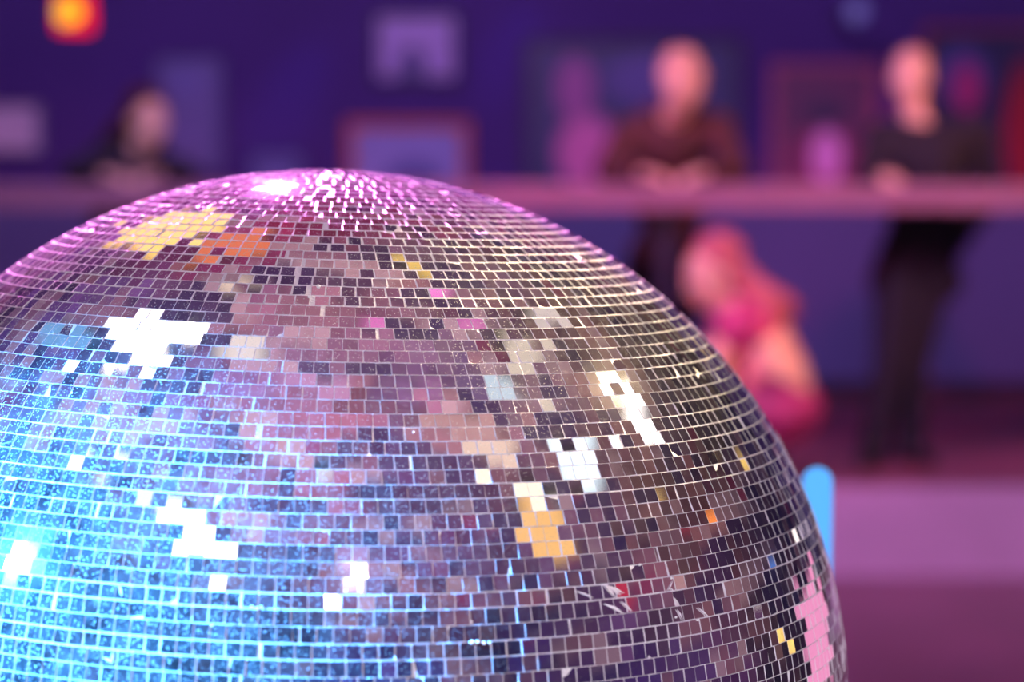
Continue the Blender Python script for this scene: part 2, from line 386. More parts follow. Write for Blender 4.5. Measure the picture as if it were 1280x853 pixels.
# ------------------------------------------------------------------ lamps mirrored in the ball
m_house = mat('black_lamp_housing', lin((22, 20, 26)), rough=0.4)
def ceil_pt(px, py, z=ZC - 0.10):
    h = reflect_hit(px, py)
    if not h: return None
    p, r = h
    if r.z <= 0.02: return None
    return p + r * ((z - p.z) / r.z)
def panel_light(poly, color, strength, label, kind='panel light'):
    """flat light box whose outline is a quadrilateral on the ceiling"""
    z = ZC - 0.10
    P = [ceil_pt(*q) for q in poly]
    c = sum(P, Vector()) / len(P)
    t = empty('ceiling_light', c, label, 'ceiling light', 'light boxes under the ceiling')
    Q = [(p - c) * 1.10 for p in P]
    area = sum(Q[i].x * Q[(i + 1) % len(Q)].y - Q[(i + 1) % len(Q)].x * Q[i].y for i in range(len(Q)))
    if area > 0: Q = Q[::-1]        # faces down
    bm = B(); lo = [bm.verts.new(q) for q in Q]; bm.faces.new(lo)
    hi = [bm.verts.new(q + Vector((0, 0, 0.01))) for q in Q]; bm.faces.new(hi[::-1])
    for j in range(len(Q)): bm.faces.new((lo[j], hi[j], hi[(j + 1) % len(Q)], lo[(j + 1) % len(Q)]))
    obj('diffuser', bm, emat('lit_diffuser', (*color, 1), strength), t)
    bm = B(); k = 1.04
    lo = [bm.verts.new(q * k + Vector((0, 0, 0.012))) for q in Q]; hi = [bm.verts.new(q * k + Vector((0, 0, 0.08))) for q in Q]
    bm.faces.new(lo); bm.faces.new(hi[::-1])
    for j in range(len(Q)): bm.faces.new((lo[j], hi[j], hi[(j + 1) % len(Q)], lo[(j + 1) % len(Q)]))
    obj('housing', bm, m_house, t)
    return t
L_ = panel_light
L_([(148, 398), (252, 403), (250, 428), (212, 432), (205, 462), (140, 460)], (1.0, 0.95, 0.92), 5.0, 'big white light box mirrored at the upper left of the ball')
L_([(208, 266), (285, 263), (270, 288), (190, 314), (130, 308)], (1.0, 0.62, 0.16), 1.5, 'long amber light box mirrored below the ball top left')
L_([(300, 290), (338, 288), (330, 318), (250, 330), (250, 312)], (1.0, 0.25, 0.12), 0.85, 'salmon light box mirrored beside the amber one')
L_([(763, 478), (785, 475), (818, 538), (792, 543)], (1.0, 0.95, 0.88), 4.0, 'narrow white light box mirrored right of the ball centre')
L_([(690, 550), (738, 548), (745, 602), (712, 604)], (0.75, 0.93, 1.0), 1.6, 'cool white light box mirrored right of the ball centre')
L_([(645, 608), (690, 607), (697, 635), (642, 643)], (1.0, 0.88, 0.62), 1.5, 'cream light box mirrored above the orange one')
L_([(645, 645), (697, 637), (716, 698), (662, 702)], (1.0, 0.56, 0.20), 1.1, 'orange light box mirrored below the ball centre')
L_([(195, 633), (255, 637), (260, 665), (200, 655)], (1.0, 0.95, 0.92), 4.0, 'white light box mirrored low on the left of the ball')
L_([(210, 678), (280, 680), (278, 700), (212, 698)], (1.0, 0.95, 0.92), 4.0, 'small white light box mirrored lowest on the left')
L_([(288, 420), (332, 421), (325, 448), (283, 446)], (1.0, 0.85, 0.76), 0.95, 'cream light box mirrored near the ball centre top')
L_([(575, 550), (640, 553), (640, 572), (600, 575)], (1.0, 0.72, 0.58), 0.95, 'peach light box mirrored in the ball centre')
L_([(520, 522), (600, 525), (630, 552), (550, 548)], (0.95, 0.50, 0.52), 0.6, 'pink light box mirrored in the ball centre')
L_([(608, 474), (634, 474), (668, 502), (628, 504)], (0.72, 0.88, 1.0), 0.85, 'pale blue light box mirrored in the ball centre')
L_([(635, 415), (668, 418), (678, 470), (640, 470)], (0.95, 0.80, 0.66), 0.75, 'ivory light box mirrored right of the ball top')
L_([(258, 345), (318, 347), (345, 362), (290, 366)], (1.0, 0.75, 0.62), 0.85, 'short cream light box mirrored under the ball top')
L_([(70, 408), (120, 415), (105, 432), (50, 428)], (0.25, 0.55, 0.95), 0.7, 'blue light box mirrored at the far left of the ball')
L_([(80, 570), (103, 572), (100, 588), (76, 586)], (1.0, 0.95, 0.9), 3.0, 'tiny white light box mirrored at the left of the ball')
L_([(660, 385), (700, 385), (712, 402), (668, 402)], (1.0, 0.85, 0.80), 0.7, 'faint rosy light box mirrored right of the ball top')

# pink wash fixture on the right, mirrored at the ball's right rim
def par_light(name, loc, target, r, color, strength, label, group=None):
    t = empty(name, loc, label, 'stage light', group)
    d = (Vector(target) - Vector(loc)).normalized()
    q = Vector((0, 0, 1)).rotation_difference(d).to_matrix()
    bm = B(); add_lathe(bm, [(r * 0.55, -r * 1.9), (r * 0.95, -r * 1.2), (r * 1.05, 0.0), (r * 1.05, 0.02), (r * 0.98, 0.02), (r * 0.96, -0.02)]); bmesh.ops.rotate(bm, verts=bm.verts, cent=(0, 0, 0), matrix=q)
    smooth(obj('housing', bm, m_house, t))
    bm = B(); add_lathe(bm, [(r * 0.96, -0.015), (r * 0.7, 0.0), (0.0001, 0.008)]); bmesh.ops.rotate(bm, verts=bm.verts, cent=(0, 0, 0), matrix=q)
    smooth(obj('lens', bm, emat('lit_lens', (*color, 1), strength), t))
    bm = B(); s = q @ Vector((1, 0, 0)); 
    up = 1.6 * r
    for k in (-1, 1): add_cap(bm, s * (k * r * 1.08) + d * (-r * 0.6), 0.012, s * (k * r * 1.08) + Vector((0, 0, up)), 0.012, 8)
    add_cap(bm, s * (-r * 1.08) + Vector((0, 0, up)), 0.012, s * (r * 1.08) + Vector((0, 0, up)), 0.012, 8)
    obj('yoke', bm, m_house, t)
    bm = B()
    if loc[2] > 2.5: add_cap(bm, (0, 0, up), 0.018, (0, 0, ZC - loc[2] - 0.03), 0.018, 10); nm_ = 'hanging_pole'
    else:
        add_cap(bm, (0, 0, -r * 1.3), 0.018, (0, 0, -loc[2] + 0.04), 0.018, 10); nm_ = 'stand'
        add_lathe(bm, [(0.22, -loc[2]), (0.22, -loc[2] + 0.02), (0.03, -loc[2] + 0.05)])
        add_cap(bm, (0, 0, -r * 1.3), 0.016, s * (r * 1.08) + d * (-r * 0.6), 0.014, 8)
    obj(nm_, bm, m_house, t)
    return t
def rim_hit(px, py, dist):
    p, r = reflect_hit(px, py); return p + r * dist
# LED walls / banks to the right
t = empty('pink_light_panel', (0, 0, 0), 'tall pink light panel mirrored at the right rim of the ball', 'light panel')
P = [rim_hit(1003, 735, 6.0), rim_hit(1025, 738, 6.0), rim_hit(1040, 850, 6.0), rim_hit(1006, 852, 6.0)]
c = sum(P, Vector()) / 4; t.location = c
hx = max(0.25, (max(p.x for p in P) - min(p.x for p in P)) / 2); hz = (max(p.z for p in P) - min(p.z for p in P)) / 2; hy = (max(p.y for p in P) - min(p.y for p in P)) / 2
nrm = (BC - c).normalized(); sd = Vector((0, 0, 1)).cross(nrm).normalized(); upv = nrm.cross(sd)
wd_ = max(abs((p - c).dot(sd)) for p in P) * 0.8; ht_ = max(abs((p - c).dot(upv)) for p in P) * 0.9
PINKP = (tuple(c), wd_, ht_)
rot = Matrix((sd, upv, nrm)).transposed()
bm = B(); add_box(bm, (0, 0, 0), (2 * wd_, 2 * ht_, 0.02), rot=rot); obj('diffuser', bm, emat('pink_lit_diffuser', (1.0, 0.35, 0.62, 1), 1.0), t)
bm = B(); add_box(bm, -nrm * 0.05, (2.1 * wd_, 2.06 * ht_, 0.07), rot=rot, bevel=0.01); obj('housing', bm, m_house, t)
bm = B(); add_box(bm, -nrm * 0.05 + Vector((0, 0, -c.z / 2)), (0.10, 0.10, c.z), bevel=0.005); add_box(bm, -nrm * 0.05 + Vector((0, 0, -c.z + 0.015)), (0.6, 0.6, 0.03), bevel=0.005); obj('stand', bm, m_house, t)
print('PINK', PINKP)

# lamps
# cyan spot on the left of the ball, its housing and its beam
def room_hit(px, py):
    p, r = reflect_hit(px, py); ts = [((XW - 0.25) - p.x) / r.x if r.x > 0 else 99, ((-XW + 0.25) - p.x) / r.x if r.x < 0 else 99, (ZC - 0.25 - p.z) / r.z if r.z > 0 else 99, ((YF - 0.3) - p.y) / r.y if r.y > 0 else 99, ((YB + 0.3) - p.y) / r.y if r.y < 0 else 99]
    k = ts.index(min(ts)); return p + r * ts[k], (Vector((1, 0, 0)), Vector((-1, 0, 0)), Vector((0, 0, 1)), Vector((0, 1, 0)), Vector((0, -1, 0)))[k]
GOLD = (1.0, 0.66, 0.18); WHT = (1.0, 0.92, 0.85); ORG = (1.0, 0.28, 0.06); BLU = (0.12, 0.35, 1.0); RED = (0.75, 0.03, 0.10); PNK = (1.0, 0.25, 0.7)
for (px, py, c_, st, cn, wh) in ((893, 446, GOLD, 0.9, 'gold', 'upper right'), (872, 432, GOLD, 0.6, 'gold', 'top right'), (895, 570, GOLD, 0.8, 'gold', 'right middle'), (928, 574, GOLD, 0.8, 'gold', 'middle of the right side'),
    (822, 618, GOLD, 0.9, 'gold', 'right of the orange light'), (640, 732, GOLD, 0.9, 'gold', 'low centre'), (975, 792, GOLD, 1.2, 'gold', 'lowest right'), (938, 806, WHT, 1.2, 'white', 'lower right'), (890, 650, ORG, 1.0, 'orange', 'right, under the gold one'),
    (985, 618, WHT, 1.3, 'white', 'far right rim'), (993, 668, WHT, 1.2, 'white', 'far right rim, lower'), (968, 706, BLU, 0.8, 'blue', 'right rim'), (1003, 700, BLU, 0.9, 'blue', 'outermost right rim'), (858, 664, RED, 0.6, 'red', 'right, left of the orange one'),
    (788, 752, RED, 0.5, 'red', 'beside the scratches'), (848, 716, GOLD, 0.6, 'gold', 'above the scratches'), (592, 408, PNK, 0.5, 'pink', 'upper middle'), (548, 368, PNK, 0.8, 'pink', 'top middle'), (460, 402, PNK, 0.6, 'pink', 'left of the middle'),
    (513, 332, GOLD, 0.7, 'gold', 'under the ball top'), (405, 692, WHT, 1.0, 'cream', 'low left of centre'), (405, 596, WHT, 0.6, 'cream', 'centre left'), (298, 578, WHT, 0.6, 'cream', 'left middle'), (735, 628, BLU, 0.8, 'blue', 'right of the orange light box'),
    (130, 600, WHT, 0.8, 'cream', 'far left middle'), (165, 410, BLU, 0.01, 'dark', 'left')):
    if st < 0.05 or reflect_hit(px, py) is None: continue
    p, ax = room_hit(px, py)  # glow globes added to colour single tiles by reflection
    t = empty('wall_globe' if abs(ax.z) < 0.5 else 'ceiling_globe', p, 'added round %s globe mirrored in the ball, %s' % (cn, wh), 'lamp')
    bm = B(); add_ell(bm, (0, 0, 0), 0.15 if abs(ax.z) < 0.5 else 0.10); smooth(obj('globe', bm, emat('lit_globe', (*c_, 1), st * 1.35), t))
    bm = B(); add_cone(bm, ax * 0.09, 0.06, ax * 0.26, 0.08); obj('base', bm, m_house, t)
def spot(name, loc, target, color, power, angle, blend=0.3, size=0.05):
    ld = bpy.data.lights.new(name, 'SPOT'); ld.color = color; ld.energy = power; ld.spot_size = R_(angle); ld.spot_blend = blend; ld.shadow_soft_size = size
    o = bpy.data.objects.new(name, ld); col.objects.link(o); o.location = loc
    o.rotation_euler = (Vector(target) - Vector(loc)).to_track_quat('-Z', 'Y').to_euler()
    return o
def area(name, loc, target, color, power, sx, sy, spread=180):
    ld = bpy.data.lights.new(name, 'AREA'); ld.shape = 'RECTANGLE'; ld.size = sx; ld.size_y = sy; ld.color = color; ld.energy = power; ld.spread = R_(spread)
    o = bpy.data.objects.new(name, ld); col.objects.link(o); o.location = loc
    o.rotation_euler = (Vector(target) - Vector(loc)).to_track_quat('-Z', 'Y').to_euler()
    return o
SP = []
def lit_par(loc, target, r, color, lens_s, power, angle, blend, label, group='stage spots around the mirror ball'):
    par_light('stage_light', loc, target, r, color, lens_s, label, group)
    d = (Vector(target) - Vector(loc)).normalized()
    spot('beam', Vector(loc) + d * 0.04, target, color, power, angle, blend, r * 0.6)
def wp(px, py): return BC + BM @ on_ball(px, py)
cy = tuple(rim_hit(20, 706, 2.5))
lit_par(cy, wp(25, 800), 0.09, (0.045, 0.36, 1.0), 8, 9500, 9.4, 0.6, 'cyan stage spot standing left of the mirror ball')
lit_par((-0.95, 6.2, 4.15), wp(300, 262), 0.09, (1.0, 0.20, 0.88), 3, 30000, 7.8, 0.6, 'magenta stage spot above and behind the mirror ball')
lit_par((2.6, 2.6, 3.9), wp(745, 400), 0.08, (1.0, 0.74, 0.42), 4, 3400, 4.6, 0.8, 'warm stage spot high on the right of the mirror ball')
lit_par((0.6, -2.2, 3.9), BC, 0.08, (0.88, 0.70, 1.0), 3, 210, 18, 0.5, 'added pale violet fill spot hanging behind the camera')  # added fill that brightens the gaps between the tiles

# added fill light near the floor, brightens the ceiling panels
area('ceiling_fill', (0, -1.6, 0.12), (0, -1.6, 4), (1.0, 0.96, 1.0), 620, 11, 9, 170)

# ------------------------------------------------------------------ background lights
area('stage_wash', (-0.9, 5.2, 4.35), (0.5, 9.5, 1.0), (0.60, 0.42, 1.0), 150, 5, 0.5, 140)
spot('pink_key', (-1.5, 4.6, 3.6), at(950, 250, 8.5), (1.0, 0.10, 0.34), 540, 30, 0.6, 0.1)
spot('orange_kick', (5.2, 6.2, 3.2), at(1000, 250, 8.5), (1.0, 0.30, 0.03), 520, 30, 0.6, 0.1)
spot('blue_streak', at(620, -420, 10.2), at(365, 120, 11.18), (0.16, 0.18, 1.0), 90, 9, 0.8, 0.03)
spot('blue_streak', at(860, -420, 10.2), at(640, 60, 11.18), (0.16, 0.14, 1.0), 70, 9, 0.8, 0.03)
area('riser_wash', (2.0, 5.4, 3.6), (2.2, 7.9, 0.1), (1.0, 0.66, 0.80), 17, 2.5, 0.4, 90)  # added fill that brightens the stage riser and floor
spot('ledge_wash', (0.2, 5.6, 4.2), at(640, 250, 8.3), (1.0, 0.20, 0.42), 105, 85, 0.8, 0.1)  # added pink fill that brightens the ledge

# ------------------------------------------------------------------ the ledge
mled = mat('rose_painted_ledge', lin((146, 96, 128)), rough=0.5, vary=0.1, vscale=3)
LT = 1.585
t = empty('drinks_ledge', (0, 8.3, PL), 'long rosy drinks ledge crossing the room behind the ball', 'ledge')
bm = B(); add_box(bm, (0, 0, LT - PL - 0.02), (9.0, 0.30, 0.04), bevel=0.008); obj('ledge_top', bm, mled, t)
bm = B(); add_box(bm, (0, -0.12, LT - PL - 0.07), (8.9, 0.03, 0.06), bevel=0.004); obj('fascia', bm, mled, t)
for px in (-200, 832, 1460):
    x = at(px, 300, 8.3).x
    bm = B(); add_box(bm, (x, 0, (LT - PL - 0.04) / 2 + 0.01), (0.06, 0.06, LT - PL - 0.06), bevel=0.005); add_box(bm, (x, 0, 0.01), (0.16, 0.16, 0.02), bevel=0.004)
    obj('post', bm, mat('dark_ledge_post', lin((40, 28, 60)), rough=0.5), t)

# ------------------------------------------------------------------ framed pictures on the far wall
def print_mat(name, base, spots):
    m = bpy.data.materials.new(name); m.use_nodes = True
    nt = m.node_tree; N = nt.nodes; L = nt.links; b = N['Principled BSDF']; b.inputs['Roughness'].default_value = 0.4
    tc = N.new('ShaderNodeTexCoord'); prev = None
    no = N.new('ShaderNodeTexNoise'); no.inputs['Scale'].default_value = 5.0; L.new(tc.outputs['Generated'], no.inputs['Vector'])
    mx = N.new('ShaderNodeMix'); mx.data_type = 'RGBA'; mx.inputs[6].default_value = lin(base); mx.inputs[7].default_value = tuple(v * 0.6 for v in lin(base)[:3]) + (1,)
    L.new(no.outputs['Fac'], mx.inputs[0]); prev = mx.outputs[2]
    for (u, v, r, c) in spots:
        sb = N.new('ShaderNodeVectorMath'); sb.operation = 'SUBTRACT'; L.new(tc.outputs['Generated'], sb.inputs[0]); sb.inputs[1].default_value = (u, 0.5, v)
        ml = N.new('ShaderNodeVectorMath'); ml.operation = 'MULTIPLY'; L.new(sb.outputs[0], ml.inputs[0]); ml.inputs[1].default_value = (1 / r[0], 0, 1 / r[1])
        ln = N.new('ShaderNodeVectorMath'); ln.operation = 'LENGTH'; L.new(ml.outputs[0], ln.inputs[0])
        mr = N.new('ShaderNodeMapRange'); mr.inputs['From Min'].default_value = 1.1; mr.inputs['From Max'].default_value = 0.7; L.new(ln.outputs['Value'], mr.inputs['Value'])
        m2 = N.new('ShaderNodeMix'); m2.data_type = 'RGBA'; L.new(mr.outputs[0], m2.inputs[0]); L.new(prev, m2.inputs[6]); m2.inputs[7].default_value = lin(c); prev = m2.outputs[2]
    L.new(prev, b.inputs['Base Color'])
    return m
def picture(x0, y0, x1, y1, fw, fc, base, spots, label):
    Y = YF - 0.03
    a = at(x0, y1, Y); b = at(x1, y0, Y); c = (a + b) / 2; W = b.x - a.x; H = b.z - a.z
    t = empty('framed_picture', (c.x, YF, c.z - H / 2), label, 'picture', 'framed pictures on the far wall')
    bm = B()
    for s in (-1, 1):
        add_box(bm, (s * (W / 2 - fw / 2), -0.025, H / 2), (fw, 0.05, H), bevel=0.004)
        add_box(bm, (0, -0.025, H / 2 + s * (H / 2 - fw / 2)), (W - 2 * fw, 0.05, fw), bevel=0.004)
    obj('frame', bm, mat('picture_frame_paint', lin(fc), rough=0.5), t)
    bm = B(); add_box(bm, (0, -0.015, H / 2), (W - 1.9 * fw, 0.01, H - 1.9 * fw)); obj('print', bm, print_mat('picture_print', base, spots), t)
    return t
picture(466, 14, 574, 104, 0.03, (40, 24, 70), (190, 150, 240), [(0.45, 0.15, (0.22, 0.4), (80, 55, 140))], 'lilac picture in a dark frame, highest above the ball')
picture(432, 150, 588, 240, 0.05, (190, 80, 80), (165, 150, 240), [(0.55, 0.1, (0.3, 0.35), (90, 80, 170))], 'lilac picture in a red-brown frame just above the ledge')
picture(-40, 128, 52, 192, 0.02, (100, 80, 140), (235, 200, 245), [], 'small pale picture at the far left of the wall')
picture(196, 70, 278, 215, 0.02, (80, 66, 130), (125, 105, 190), [(0.4, 0.8, (0.4, 0.15), (110, 95, 180))], 'tall dim blue picture at the left of the wall')
picture(655, 48, 928, 238, 0.035, (48, 30, 70), (66, 58, 130), [(0.22, 0.68, (0.10, 0.25), (170, 80, 165)), (0.28, 0.22, (0.16, 0.3), (230, 110, 190)), (0.6, 0.75, (0.25, 0.2), (90, 72, 160))], 'wide blue picture with pink blotches behind the leaning man')
picture(962, 78, 1100, 236, 0.045, (170, 75, 125), (125, 56, 115), [(0.5, 0.62, (0.28, 0.12), (62, 40, 90)), (0.5, 0.2, (0.4, 0.3), (150, 46, 110)), (0.53, 0.22, (0.18, 0.26), (250, 160, 245))], 'plum framed poster with a lilac blotch between the two men')
picture(1150, 32, 1345, 238, 0.035, (140, 46, 90), (52, 40, 104), [(0.25, 0.72, (0.2, 0.2), (84, 70, 160)), (0.28, 0.64, (0.11, 0.18), (190, 40, 130)), (0.7, 0.35, (0.16, 0.5), (170, 16, 60))], 'large dark picture in a thin red frame at the right')
picture(312, 190, 378, 240, 0.02, (70, 60, 130), (120, 110, 200), [], 'little pale picture low on the wall, left of the red-brown frame')

# ------------------------------------------------------------------ lamps seen directly
p = at(93, 14, 8.2)
t = empty('pendant_lamp', p, 'glowing red and amber pendant lamp hanging at the top left', 'lamp')
bm = B(); add_lathe(bm, [(0.03, 0.085), (0.070, 0.075), (0.078, 0.0), (0.078, -0.065), (0.070, -0.082), (0.062, -0.082), (0.070, -0.06), (0.070, 0.06)])
smooth(obj('lamp_shade', bm, emat('glowing_red_shade', (1.0, 0.01, 0.02, 1), 1.3), t))
bm = B(); add_ell(bm, (-0.008, -0.05, -0.008), (0.055, 0.05, 0.060)); smooth(obj('bulb', bm, emat('amber_bulb', (1.0, 0.5, 0.03, 1), 1.4), t))
bm = B(); add_cap(bm, (0, 0, 0.09), 0.006, (0, 0, ZC - p.z - 0.03), 0.006, 8); obj('cord', bm, m_house, t)
p = at(1071, 14, 10.6)
t = empty('stage_light_dim', p, 'small dim blue lamp near the top right', 'lamp'); t.name = 'wall_globe'
bm = B(); add_ell(bm, (0, 0, 0), 0.055); smooth(obj('globe', bm, emat('dim_blue_globe', (0.25, 0.18, 0.75, 1), 0.5), t))
bm = B(); add_cap(bm, (0, 0.05, 0), 0.02, (0, YF - p.y, 0), 0.02, 10); obj('bracket', bm, m_house, t)

p0 = at(1022, 590, 1.86); 
t = empty('light_tube', (p0.x, 1.86, 0), 'glowing blue light tube standing behind the right edge of the ball', 'light tube')
rr = 19 / F * 1.86; top = at(1022, 584, 1.86).z
bm = B(); add_cap(bm, (0, 0, 0.85), rr, (0, 0, top - rr), rr, 24)
smooth(obj('tube', bm, emat('blue_tube_glow', (0.10, 0.42, 1.0, 1), 1.25), t))
bm = B(); add_lathe(bm, [(0.14, 0), (0.14, 0.015), (0.03, 0.03), (0.022, 0.05), (0.022, 0.86), (0.03, 0.87), (0.03, 0.90)]); smooth(obj('stand', bm, m_house, t))

# ------------------------------------------------------------------ people
def V(*a): return Vector(a)
def frame_from(fwd, upv):
    f = fwd.normalized(); s = f.cross(upv).normalized(); u = s.cross(f); return Matrix((s, f, u)).transposed()   # columns: right(x), fwd(y), up(z)
def remesh(o, vox, it=3):
    m = o.modifiers.new('join', 'REMESH'); m.mode = 'VOXEL'; m.voxel_size = vox; m.use_smooth_shade = True
    s = o.modifiers.new('soften', 'SMOOTH'); s.iterations = it; s.factor = 0.5
    return o
def hand(bm, wrist, d, palm_n, curl=0.6, thumb_side=1, s=1.0):
    d = d.normalized(); n = (palm_n - d * palm_n.dot(d)).normalized(); side = d.cross(n).normalized() * thumb_side
    rot = Matrix((side, d, n)).transposed()
    pc = wrist + d * 0.05 * s
    add_ell(bm, pc, (0.043 * s, 0.055 * s, 0.017 * s), rot=rot, seg=14)
    for k, (off, ln) in enumerate(((0.030, 0.072), (0.010, 0.080), (-0.011, 0.074), (-0.031, 0.058))):
        b0 = wrist + d * 0.088 * s + side * off * s; dd = d; L = ln * s / 3
        for j in range(3):
            a = curl * (0.35 + 0.35 * j); dn = (dd * math.cos(a) + n * math.sin(a)).normalized()
            b1 = b0 + dn * L; add_cap(bm, b0, (0.0095 - 0.001 * j) * s, b1, (0.0088 - 0.001 * j) * s, 8)
            b0 = b1; n = (n * math.cos(a) - dd * math.sin(a)).normalized(); dd = dn
        n = (palm_n - d * palm_n.dot(d)).normalized()
    t0 = wrist + d * 0.02 * s + side * 0.030 * s; t1 = t0 + (side * 0.8 + d * 0.7 + n * 0.35).normalized() * 0.035 * s; t2 = t1 + (side * 0.3 + d * 0.9 + n * 0.5).normalized() * 0.03 * s
    add_cap(bm, t0, 0.012 * s, t1, 0.0105 * s, 8); add_cap(bm, t1, 0.0105 * s, t2, 0.009 * s, 8)

def person(label, J, skin, top, pants, shoe, hairc, hair='short', s=1.0, origin=None, topname='jacket', skirt=None):
    """J: world joints. head centre, head_f (look), neck, chest, belly, pelvis, sh/el/wr/hip/kn/an L and R"""
    o0 = Vector(origin); t = empty('person', o0, label, 'person')
    g = {k: (Vector(v) - o0 if k not in ('head_f', 'body_f', 'palm') else Vector(v)) for k, v in J.items()}
    hf = frame_from(g['head_f'], V(0, 0, 1)); H = g['head']
    bf = g['body_f'].normalized()
    def loc(x, y, z): return H + hf @ V(x, y, z) * s
    sr = g['shR'] - g['shL']; sr.normalize()
    def torso(bm, k):
        add_cap(bm, g['chest'], 0.13 * s + k, g['belly'], 0.118 * s + k, 18)
        tr = Matrix((sr, bf, sr.cross(bf))).transposed()
        add_ell(bm, g['chest'] + V(0, 0, 0.02), (0.185 * s + k, 0.118 * s + k, 0.16 * s + k), rot=tr)
        add_ell(bm, g['belly'], (0.15 * s + k, 0.11 * s + k, 0.15 * s + k), rot=tr)
        add_ell(bm, g['pelvis'], (0.165 * s + k, 0.12 * s + k, 0.12 * s + k), rot=tr)
        add_cap(bm, g['belly'], 0.11 * s + k, g['pelvis'], 0.115 * s + k, 18)
        for q in 'LR': add_cap(bm, g['sh' + q], 0.058 * s + k, g['chest'] + V(0, 0, 0.08), 0.07 * s + k, 14)
    def arm(bm, q, k, end=1.0):
        w_ = g['el' + q].lerp(g['wr' + q], end)
        add_cap(bm, g['sh' + q], 0.055 * s + k, g['el' + q], 0.042 * s + k); add_cap(bm, g['el' + q], 0.042 * s + k, w_, 0.029 * s + k)
    def leg(bm, q, k, end=1.0):
        a_ = g['kn' + q].lerp(g['an' + q], end)
        add_cap(bm, g['hip' + q], 0.088 * s + k, g['kn' + q], 0.056 * s + k); add_cap(bm, g['kn' + q], 0.056 * s + k, a_, 0.042 * s + k)
    bm = B()
    # head: cranium, jaw, chin, brow, nose, lips, ears
    add_ell(bm, loc(0, -0.008, 0.028), (0.076 * s, 0.096 * s, 0.088 * s), rot=hf)
    add_ell(bm, loc(0, 0.022, -0.040), (0.058 * s, 0.066 * s, 0.072 * s), rot=hf)
    add_ell(bm, loc(0, 0.062, -0.088), (0.026 * s, 0.022 * s, 0.020 * s), rot=hf)
    add_cap(bm, loc(-0.036, 0.074, 0.022), 0.012 * s, loc(0.036, 0.074, 0.022), 0.012 * s, 10)
    add_cap(bm, loc(0, 0.084, 0.008), 0.009 * s, loc(0, 0.106, -0.026), 0.013 * s, 10)
    add_cap(bm, loc(-0.018, 0.080, -0.056), 0.008 * s, loc(0.018, 0.080, -0.056), 0.008 * s, 8)
    for k in (-1, 1):
        add_ell(bm, loc(k * 0.078, -0.005, -0.008), (0.010 * s, 0.020 * s, 0.032 * s), rot=hf, seg=12)
        add_ell(bm, loc(k * 0.040, 0.060, -0.025), (0.022 * s, 0.022 * s, 0.022 * s), rot=hf, seg=12)
    add_cap(bm, loc(0, -0.015, -0.06), 0.054 * s, g['neck'], 0.054 * s, 16)
    add_cap(bm, g['neck'], 0.052 * s, g['chest'] + V(0, 0, 0.08), 0.05 * s, 16)
    torso(bm, 0)
    for q in 'LR':
        arm(bm, q, 0); leg(bm, q, 0)
        hand(bm, g['wr' + q], g.get('hd' + q, None) - g['wr' + q] if ('hd' + q) in g else g['wr' + q] - g['el' + q], V(0, 0, -1), 0.5, 1 if q == 'R' else -1, s)
        fd = (g['toe' + q] - g['an' + q]); fd.z = 0
        add_cap(bm, g['an' + q], 0.03 * s, g['an' + q] + fd * 0.5 + V(0, 0, -0.055), 0.02 * s)
    remesh(obj('body', bm, skin, t), 0.0075)
    bm = B(); torso(bm, 0.014)
    for q in 'LR': arm(bm, q, 0.014, 0.93)
    add_cap(bm, g['pelvis'] + V(0, 0, -0.02), 0.13 * s, g['pelvis'] + V(0, 0, 0.1), 0.12 * s)
    if skirt:
        for dx, dz in skirt: add_cap(bm, g['pelvis'] + V(0, 0, 0.06), 0.14 * s, g['pelvis'] + V(dx, 0, dz), 0.10 * s)
    remesh(obj(topname, bm, top, t), 0.010)
    bm = B(); add_ell(bm, g['pelvis'], (0.165 * s, 0.13 * s, 0.125 * s))
    for q in 'LR': leg(bm, q, 0.018, 1.0); add_cap(bm, g['hip' + q], 0.10 * s, g['pelvis'], 0.11 * s)
    remesh(obj('trousers', bm, pants, t), 0.010)
    for q in 'LR':
        fd = (g['toe' + q] - g['an' + q]); fd.z = 0; fd.normalize(); z0 = 0.0
        an = g['an' + q]; gz = g['toe' + q].z
        bm = B(); add_ell(bm, V(an.x, an.y, gz + 0.06) , 0.062 * s); add_cap(bm, V(an.x, an.y, gz + 0.043) - fd * 0.03, 0.040 * s, V(an.x, an.y, gz + 0.036) + fd * 0.15 * s, 0.034 * s)
        remesh(obj('shoe', bm, shoe, t), 0.008)
    bm = B()
    add_ell(bm, loc(0, -0.026, 0.045), (0.082 * s, 0.094 * s, 0.086 * s), rot=hf)
    add_ell(bm, loc(0, -0.055, 0.0), (0.074 * s, 0.060 * s, 0.078 * s), rot=hf)
    if hair == 'long':
        add_ell(bm, loc(0, -0.05, 0.06), (0.095 * s, 0.10 * s, 0.09 * s), rot=hf)
        for k in (-1, 0, 1): add_cap(bm, loc(k * 0.06, -0.07, 0.0), 0.05 * s, g['chest'] + V(0, 0, 0.10) - bf * 0.12 + sr * (k * 0.10), 0.065 * s)
    remesh(obj('hair', bm, hairc, t), 0.009)
    for k in (-1, 1):
        bm = B(); add_ell(bm, loc(k * 0.031, 0.073, 0.004), (0.0125 * s,) * 3, rot=hf, seg=12); smooth(obj('eye', bm, M_EYE, t))
    return t
M_EYE = mat('eye_white', (0.7, 0.7, 0.72, 1), rough=0.2)
M_SKIN = mat('skin', (0.72, 0.42, 0.34, 1), rough=0.5)
M_NAVY = mat('dark_suit_cloth', lin((28, 22, 40)), rough=0.9)
M_BROWN = mat('rust_brown_cloth', lin((74, 38, 44)), rough=0.9, vary=0.3, vscale=8)
M_DARKP = mat('dark_trouser_cloth', lin((20, 14, 38)), rough=0.9)
M_SHOE = mat('black_shoe_leather', lin((24, 18, 34)), rough=0.4)
M_HAIRD = mat('dark_hair', lin((70, 30, 34)), rough=0.6)
